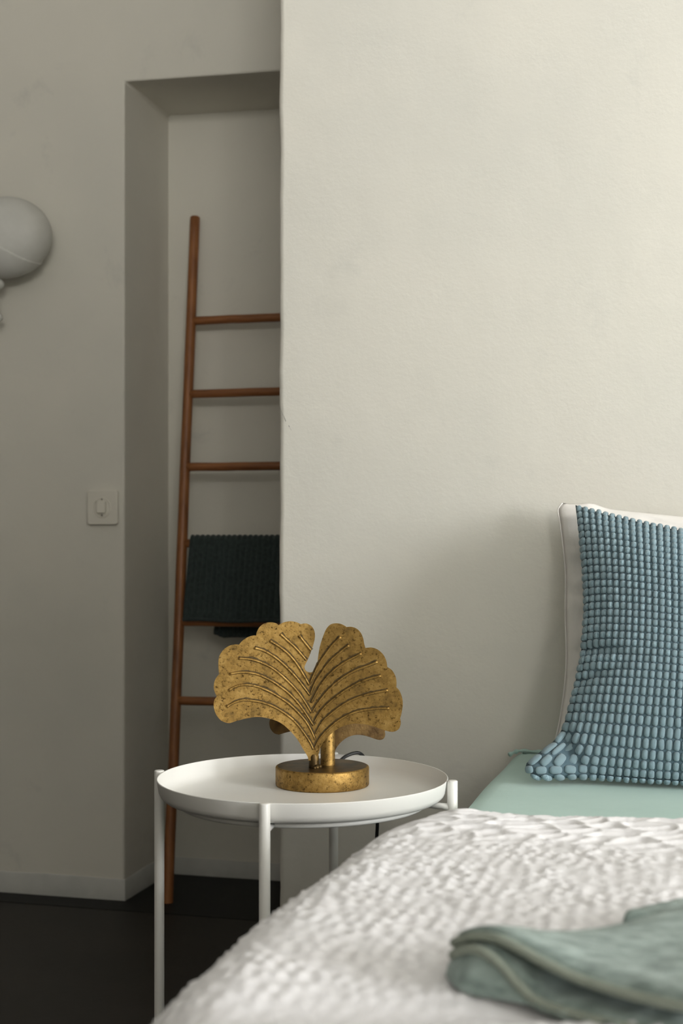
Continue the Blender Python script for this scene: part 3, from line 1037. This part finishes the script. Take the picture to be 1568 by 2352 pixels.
def leaf(name, scale, base_to, d0, fold, label, facing, leaf_mat, thick=.0028):
    """facing -1: ribs towards the lens, +1: away"""
    bx, by = 812, 1150

    def to_world(c, extra=0.0):
        u = c[0] - bx
        cx, cy = base_to[0] + u * scale, base_to[1] + (c[1] - by) * scale
        px, py = crop_px((cx, cy))
        mid = 812 - 27 * max(0, min(1, (1070 - c[1]) / 470))
        uu = (c[0] - mid) * scale / CS_ / F_PX * d0
        rise = (by - c[1]) * scale / CS_ / F_PX * d0
        d = d0 + facing * fold * (math.sqrt(uu * uu + .012 ** 2) - .012) + extra
        d += facing * 0.05 * max(0, rise - .1) - 0.004 * math.sin(rise * 40) * 0
        return P(px, py, d)
    bm = bmesh.new()
    pts = densify(OUT, NOTCH)
    vs_ = [bm.verts.new((x, y, 0)) for x, y in pts]
    bm.faces.new(vs_)
    for xc in range(160, 1450, 60):
        bmesh.ops.bisect_plane(bm, geom=bm.verts[:] + bm.edges[:] + bm.faces[:], plane_co=(xc, 0, 0), plane_no=(1, 0, 0))
    for xc in (770, 790, 812, 830):
        bmesh.ops.bisect_plane(bm, geom=bm.verts[:] + bm.edges[:] + bm.faces[:], plane_co=(xc, 0, 0), plane_no=(1, 0, 0))
    for yc in range(220, 1140, 70):
        bmesh.ops.bisect_plane(bm, geom=bm.verts[:] + bm.edges[:] + bm.faces[:], plane_co=(0, yc, 0), plane_no=(0, 1, 0))
    bmesh.ops.triangulate(bm, faces=bm.faces[:])
    bm.verts.index_update()
    V = [to_world((v.co.x, v.co.y)) for v in bm.verts]
    Fc = [tuple(v.index for v in f_.verts) for f_ in bm.faces]
    bm.free()
    n0 = len(V)
    cnt = {}
    for f_ in Fc:
        for i in range(len(f_)):
            e_ = (f_[i], f_[(i + 1) % len(f_)])
            k_ = tuple(sorted(e_))
            cnt.setdefault(k_, []).append(e_)
    hv = Vector((-SA, CA, 0)) * (thick / 2)
    V2 = [v - hv for v in V] + [v + hv for v in V]
    F2 = Fc + [tuple(i + n0 for i in f_)[::-1] for f_ in Fc]
    for k_, es in cnt.items():
        if len(es) == 1:
            a_, b_ = es[0]
            F2.append((b_, a_, a_ + n0, b_ + n0))
    o = obj(name, V2, F2, leaf_mat, lamp, label=label)
    flip_check(o)
    smooth_by_angle(o, 35)
    for rb in RIBS:
        pts = catmull([to_world(c, facing * (thick / 2 + .0006)) for c in rb], 4)
        n_ = len(pts)
        rad = [.0019 * scale ** .5 * (1.25 if i < 2 else 1.0) * min(1, .5 + .5 * (n_ - i) / (n_ * .35)) for i in range(n_)]
        r_o = obj('rib', *tube_vf(pts, rad, 8), leaf_mat, o)
        # dark ribbon paints shadow as well as patina along the rib's upper side
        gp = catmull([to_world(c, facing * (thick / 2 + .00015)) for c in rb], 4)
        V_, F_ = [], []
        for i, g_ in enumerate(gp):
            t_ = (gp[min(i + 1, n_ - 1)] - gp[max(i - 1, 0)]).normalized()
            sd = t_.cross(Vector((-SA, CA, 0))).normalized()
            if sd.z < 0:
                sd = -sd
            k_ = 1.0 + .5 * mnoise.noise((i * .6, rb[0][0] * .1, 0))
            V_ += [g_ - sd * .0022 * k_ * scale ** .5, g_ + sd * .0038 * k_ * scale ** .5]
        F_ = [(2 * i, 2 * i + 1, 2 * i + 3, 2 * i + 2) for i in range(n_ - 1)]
        gp_o = obj('rib_patina_shade', V_, F_, M['patina_shade'], o)
    return o


leaf('leaf_plate', 1.0, (812, 1150), 2.238, 0.16, 'large ribbed ginkgo leaf plate in front', -1, M['brass'])
leaf('leaf_plate', 0.62, (940, 1130), 2.312, 0.30, 'smaller shade-darkened ginkgo leaf plate behind the stem', +1, M['brass_shaded'])
# stem, leaf stub and weld
sp = P(752.5, 1757, 2.272)
st = obj('stem', *lathe_vf([(0, 0), (.0118, 0), (.0118, .118), (.0108, .120), (0, .120)], (sp.x, sp.y, ZB), 32), M['brass'], lamp)
flip_check(st); smooth_by_angle(st, 50)
q = P(720.5, 1757, 2.243)
stub = obj('leaf_stub', *lathe_vf([(0, 0), (.0082, 0), (.0082, .018), (.0068, .022), (0, .0225)], (q.x, q.y, ZB), 24), M['brass_dark'], lamp)
flip_check(stub); smooth_by_angle(stub, 50)
for (px, py, d, rr) in ((727, 1760, 2.236, .0055), (734, 1758, 2.245, .0045), (722, 1761, 2.232, .0035)):
    q = P(px, py, d)
    V, Fc = lathe_vf([(0, -rr * .3), (rr, -rr * .2), (rr * .85, rr * .5), (rr * .45, rr * .85), (0, rr)], (q.x, q.y, ZB + rr * .1), 12)
    obj('weld_bead', V, Fc, M['brass_dark'], lamp)
# socket on top of the stem, between the plates
so = obj('socket', *lathe_vf([(0, .120), (.014, .120), (.014, .150), (.012, .152), (0, .152)], (sp.x, sp.y, ZB), 24), M['brass_dark'], lamp)
flip_check(so); smooth_by_angle(so, 50)
# cord: over the tray rim and down behind the table
cpts = catmull([P(776, 1752, 2.345), P(786, 1743, 2.352), P(796, 1736, 2.360), P(812, 1730, 2.368), P(826, 1730.5, 2.376), P(838, 1745, 2.392), P(850, 1790, 2.410), P(860, 1845, 2.424),
                P(866, 1885, 2.432), P(865, 1920, 2.438), P(860, 2000, 2.45), P(854, 2150, 2.47), P(850, 2300, 2.50), P(862, 2385, 2.53), P(900, 2377, 2.54), P(960, 2370, 2.55)], 6)
obj('power_cord', *tube_vf(cpts, .0030, 10), M['cord'], lamp, label='black rubber cord')

# ------------------------------------------------------------------ teak ladder in the niche
RF, RT = Vector((-1.292, 3.196, 0)), Vector((-1.321, 3.458, 1.742))
RF2, RT2 = Vector((-.858, 3.196, 0)), Vector((-.860, 3.458, 1.742))
lad = thing('towel_ladder', 'brown teak towel ladder leaning in the wall niche', 'ladder', (-1.07, 3.196, 0))


def rail(a, b):
    pts, rr = [], []
    for i in range(41):
        t = i / 40
        p = a.lerp(b, t)
        p = p + Vector((.0016 * mnoise.noise((a.x * 7, t * 7, 0)), .0012 * mnoise.noise((a.x * 7, t * 7, 5)), 0))
        pts.append(p)
        rr.append(.0133 * (1 + .05 * mnoise.noise((a.x, t * 11, 3))))
    pts.append(b + (b - a).normalized() * .003)
    rr.append(.0105)
    V, Fc = tube_vf(pts, rr, 18)
    zm = min(v.z for v in V)
    for v in V:
        if v.z < 0.012:
            v.z = max(v.z, 0.0015)
    return V, Fc


for a, b in ((RF, RT), (RF2, RT2)):
    o = obj('rail', *rail(a, b), M['teak'], lad)
    smooth_by_angle(o, 50)


def rung_z(py):
    """height on the rail whose image row is py"""
    lo_, hi_ = 0.0, 1.0
    for _ in range(40):
        m_ = (lo_ + hi_) / 2
        p = RF.lerp(RT, m_) + Vector((.1, 0, 0))
        d = -SA * p.x + CA * p.y
        y_ = HORIZON + (EYE - p.z) / d * F_PX
        if y_ > py:
            lo_ = m_
        else:
            hi_ = m_
    return (lo_ + hi_) / 2


RUNG_T = [rung_z(y) for y in (734, 903, 1072, 1248, 1429, 1611, 1800)]
M_rung = mat('teak_rung', (0.165, 0.058, 0.018), (0.38, 0.150, 0.048), rough=0.42, scale=9, detail=7, stretch=(0.7, 6, 6), bump=0.15, bscale=30, lo=0.3, hi=0.7)
for k, t in enumerate(RUNG_T):
    a, b = RF.lerp(RT, t), RF2.lerp(RT2, t)
    pts = [a.lerp(b, i / 16) + Vector((0, 0, .0012 * mnoise.noise((k * 3.1, i * .4, 0)))) for i in range(17)]
    o = obj('rung', *tube_vf(pts, .0112, 14), M_rung, lad)

# dark ribbed towel over the fourth rung from the top
rp = RF.lerp(RT, RUNG_T[3])
slope = (RT.y - RF.y) / RT.z
ZR, YRg = rp.z, rp.y
ROLL = .0165
prof = []
z_front, z_back = 0.690, 0.640
nfr = 30
for i in range(nfr):
    z = z_front + (ZR - z_front) * i / nfr
    y = YRg + (z - ZR) * slope - ROLL - .0015 - .006 * (1 - i / nfr)
    prof.append((y, z, 0))
for i in range(13):
    a = math.pi - math.pi * i / 12
    prof.append((YRg + (ROLL + .001) * math.cos(a), ZR + (ROLL + .002) * math.sin(a), 0.5))
for i in range(1, 31):
    z = ZR - (ZR - z_back) * i / 30
    prof.append((YRg + ROLL + .004 * math.sin(i / 30 * 3), z, 1))
nx = 240
XT0, XT1 = -1.279, -0.885
V = []
for i in range(nx + 1):
    x = XT0 + (XT1 - XT0) * i / nx
    for (y, z, k) in prof:
        rib = .0017 * math.cos(2 * math.pi * (x - XT0) / .0142)
        sgn = -1 if k < .5 else (1 if k > .5 else 0)
        low = (ZR - z) / (ZR - z_front)
        xs = x - .005 * max(0, low) * (1 - i / nx) if k < .5 else x
        zz = z
        if k == 1:
            # back layer hangs in a shallow curve and starts further right
            xs = x + .052 * max(0, min(1, (ZR - z) / .15)) * (1 - i / nx)
            edge = min(1, (x - XT0) / .03)
            if z < z_back + .02:
                zz = z + (1 - edge) * .012 + .004 * math.sin((x - XT0) * 20)
        if k == 0.5:
            V.append((xs, y, zz + rib))
        else:
            V.append((xs, y + sgn * rib * (.25 if z < z_front + .008 and k == 0 else 1) * 1.0, zz))
dt_ = obj('hanging_towel', V, grid_faces(nx + 1, len(prof)), M['dark_towel'], label='dark green ribbed towel hung over a rung of the teak ladder', cat='towel')
s_ = dt_.modifiers.new('thickness', 'SOLIDIFY')
s_.thickness = .005
s_.offset = 0
V, Fc = tube_vf([(XT0 - .005 + (XT1 - XT0 + .005) * i / 40, prof[0][0] - .0008, z_front + .001 + .0015 * math.sin(i * .35)) for i in range(41)], .0042, 8)
obj('hem', V, Fc, M['dark_towel'], dt_)

# ------------------------------------------------------------------ light switch on the left wall
sx = P(238.5, 1165, 3.47)
dsw = None
# centre of the plate on the wall plane y = YW
k = (238.5 - 784) / F_PX
dsw = YW / (CA + k * SA)
swx, swz = dsw * (k * CA - SA), EYE - (1165.5 - HORIZON) / F_PX * dsw
sw = thing('light_switch', 'cream square wall switch beside the niche', 'switch', (swx, YW, swz - .043))


def rrect(cx, cz, w_, h_, r, seg=6):
    out = []
    for (sxn, szn, a0) in ((1, 1, 0), (-1, 1, 90), (-1, -1, 180), (1, -1, 270)):
        for i in range(seg + 1):
            a = math.radians(a0 + 90 * i / seg)
            out.append((cx + sxn * (w_ / 2 - r) + r * math.cos(a), cz + szn * (h_ / 2 - r) + r * math.sin(a)))
    return out


pw = .0815
ph = .0865
extrude_poly('plate', rrect(swx, swz, pw, ph, .008), YW - .0105, YW, M['switch'], sw, bev=.0026)
cz = swz - .0012
o = obj('rim_ring', *tube_vf([(swx + .0225 * math.cos(a), YW - .0108, cz + .0240 * math.sin(a)) for a in [2 * math.pi * i / 64 for i in range(65)]], .0013, 8, caps=False), M['switch'], sw)
extrude_poly('rocker', rrect(swx - .0005, cz + .0015, .0235, .0300, .003), YW - .0190, YW - .008, M['switch'], sw, bev=.0018)
for dz in (.0215, -.0185):
    extrude_poly('screw_slot', rrect(swx - .0005, cz + dz, .0028, .0058, .0012, 3), YW - .0112, YW - .008, M['switch_dark'], sw, label='dark slot')

# ------------------------------------------------------------------ white wall lamp at the left
ks = (10 - 784) / F_PX
ld = 3.105 / (CA + ks * SA)
lx0, lz0 = ld * (ks * CA - SA), EYE - (543 - HORIZON) / F_PX * ld
LAx, LAz, LAy = .122, .0985, .070
wl_ = thing('wall_lamp', 'white rounded lamp shade on the left wall', 'lamp', (lx0, YW, lz0 - .12))
ctr = Vector((lx0, 3.110, lz0))


def ellipsoid_vf(c, ax, ay, az, nu=48, nv=28, cut=None):
    V, rows = [], []
    for j in range(nv + 1):
        ph_ = -math.pi / 2 + math.pi * j / nv
        for i in range(nu):
            th_ = 2 * math.pi * i / nu
            cx_, sz_ = math.cos(ph_), math.sin(ph_)
            V.append(Vector((c.x + ax * cx_ * math.cos(th_), c.y + ay * cx_ * math.sin(th_), c.z + az * math.copysign(abs(sz_) ** 1.0, sz_))))
    return V, grid_faces(nv + 1, nu, wrap=True)


V, Fc = ellipsoid_vf(ctr, LAx, LAy, LAz)
obj('shade', V, Fc, M['lamp_shade'], wl_)
# lower panel overlapping the shade along a slanting seam
bm = bmesh.new()
V, Fc = ellipsoid_vf(ctr, LAx + .0035, LAy + .0035, LAz + .0035, 96, 64)
vv = [bm.verts.new(p) for p in V]
for q_ in Fc:
    try:
        bm.faces.new([vv[i] for i in dict.fromkeys(q_)])
    except ValueError:
        pass
p1, p2 = P(0, 566, ld - .06), P(97, 606, ld)
dirv = (p2 - p1).normalized()
nrm = dirv.cross(Vector((.12, 1, .12))).normalized()
if nrm.z < 0:
    nrm = -nrm
bmesh.ops.bisect_plane(bm, geom=bm.verts[:] + bm.edges[:] + bm.faces[:], plane_co=p2, plane_no=nrm, clear_outer=True)
bmesh.ops.remove_doubles(bm, verts=bm.verts, dist=1e-5)
bm.verts.index_update()
V = [v_.co.copy() for v_ in bm.verts]
Fc = [tuple(v_.index for v_ in f_.verts) for f_ in bm.faces]
bm.free()
lp = obj('lower_panel', V, Fc, M['lamp_shade'], wl_)
flip_check(lp)
s_ = lp.modifiers.new('thickness', 'SOLIDIFY')
s_.thickness = .004
s_.offset = -1
# turned spindle below the shade with two beads, and the bracket to the wall
cxs = lx0 - .036
obj('spindle', *tube_vf([(cxs, 3.115, lz0 - .05), (cxs, 3.115, lz0 - .215)], .008, 16), M['lamp_shade'], wl_)
for (zz, rr) in ((lz0 - .1135, .0275), (lz0 - .196, .0235)):
    V, Fc = ellipsoid_vf(Vector((cxs, 3.115, zz)), rr, rr, rr * .62, 24, 14)
    obj('turned_bead', V, Fc, M['lamp_shade'], wl_)
obj('bracket', *tube_vf([(cxs - .03, 3.115, lz0 - .155), (cxs - .03, YW, lz0 - .155)], .006, 12), M['lamp_shade'], wl_)
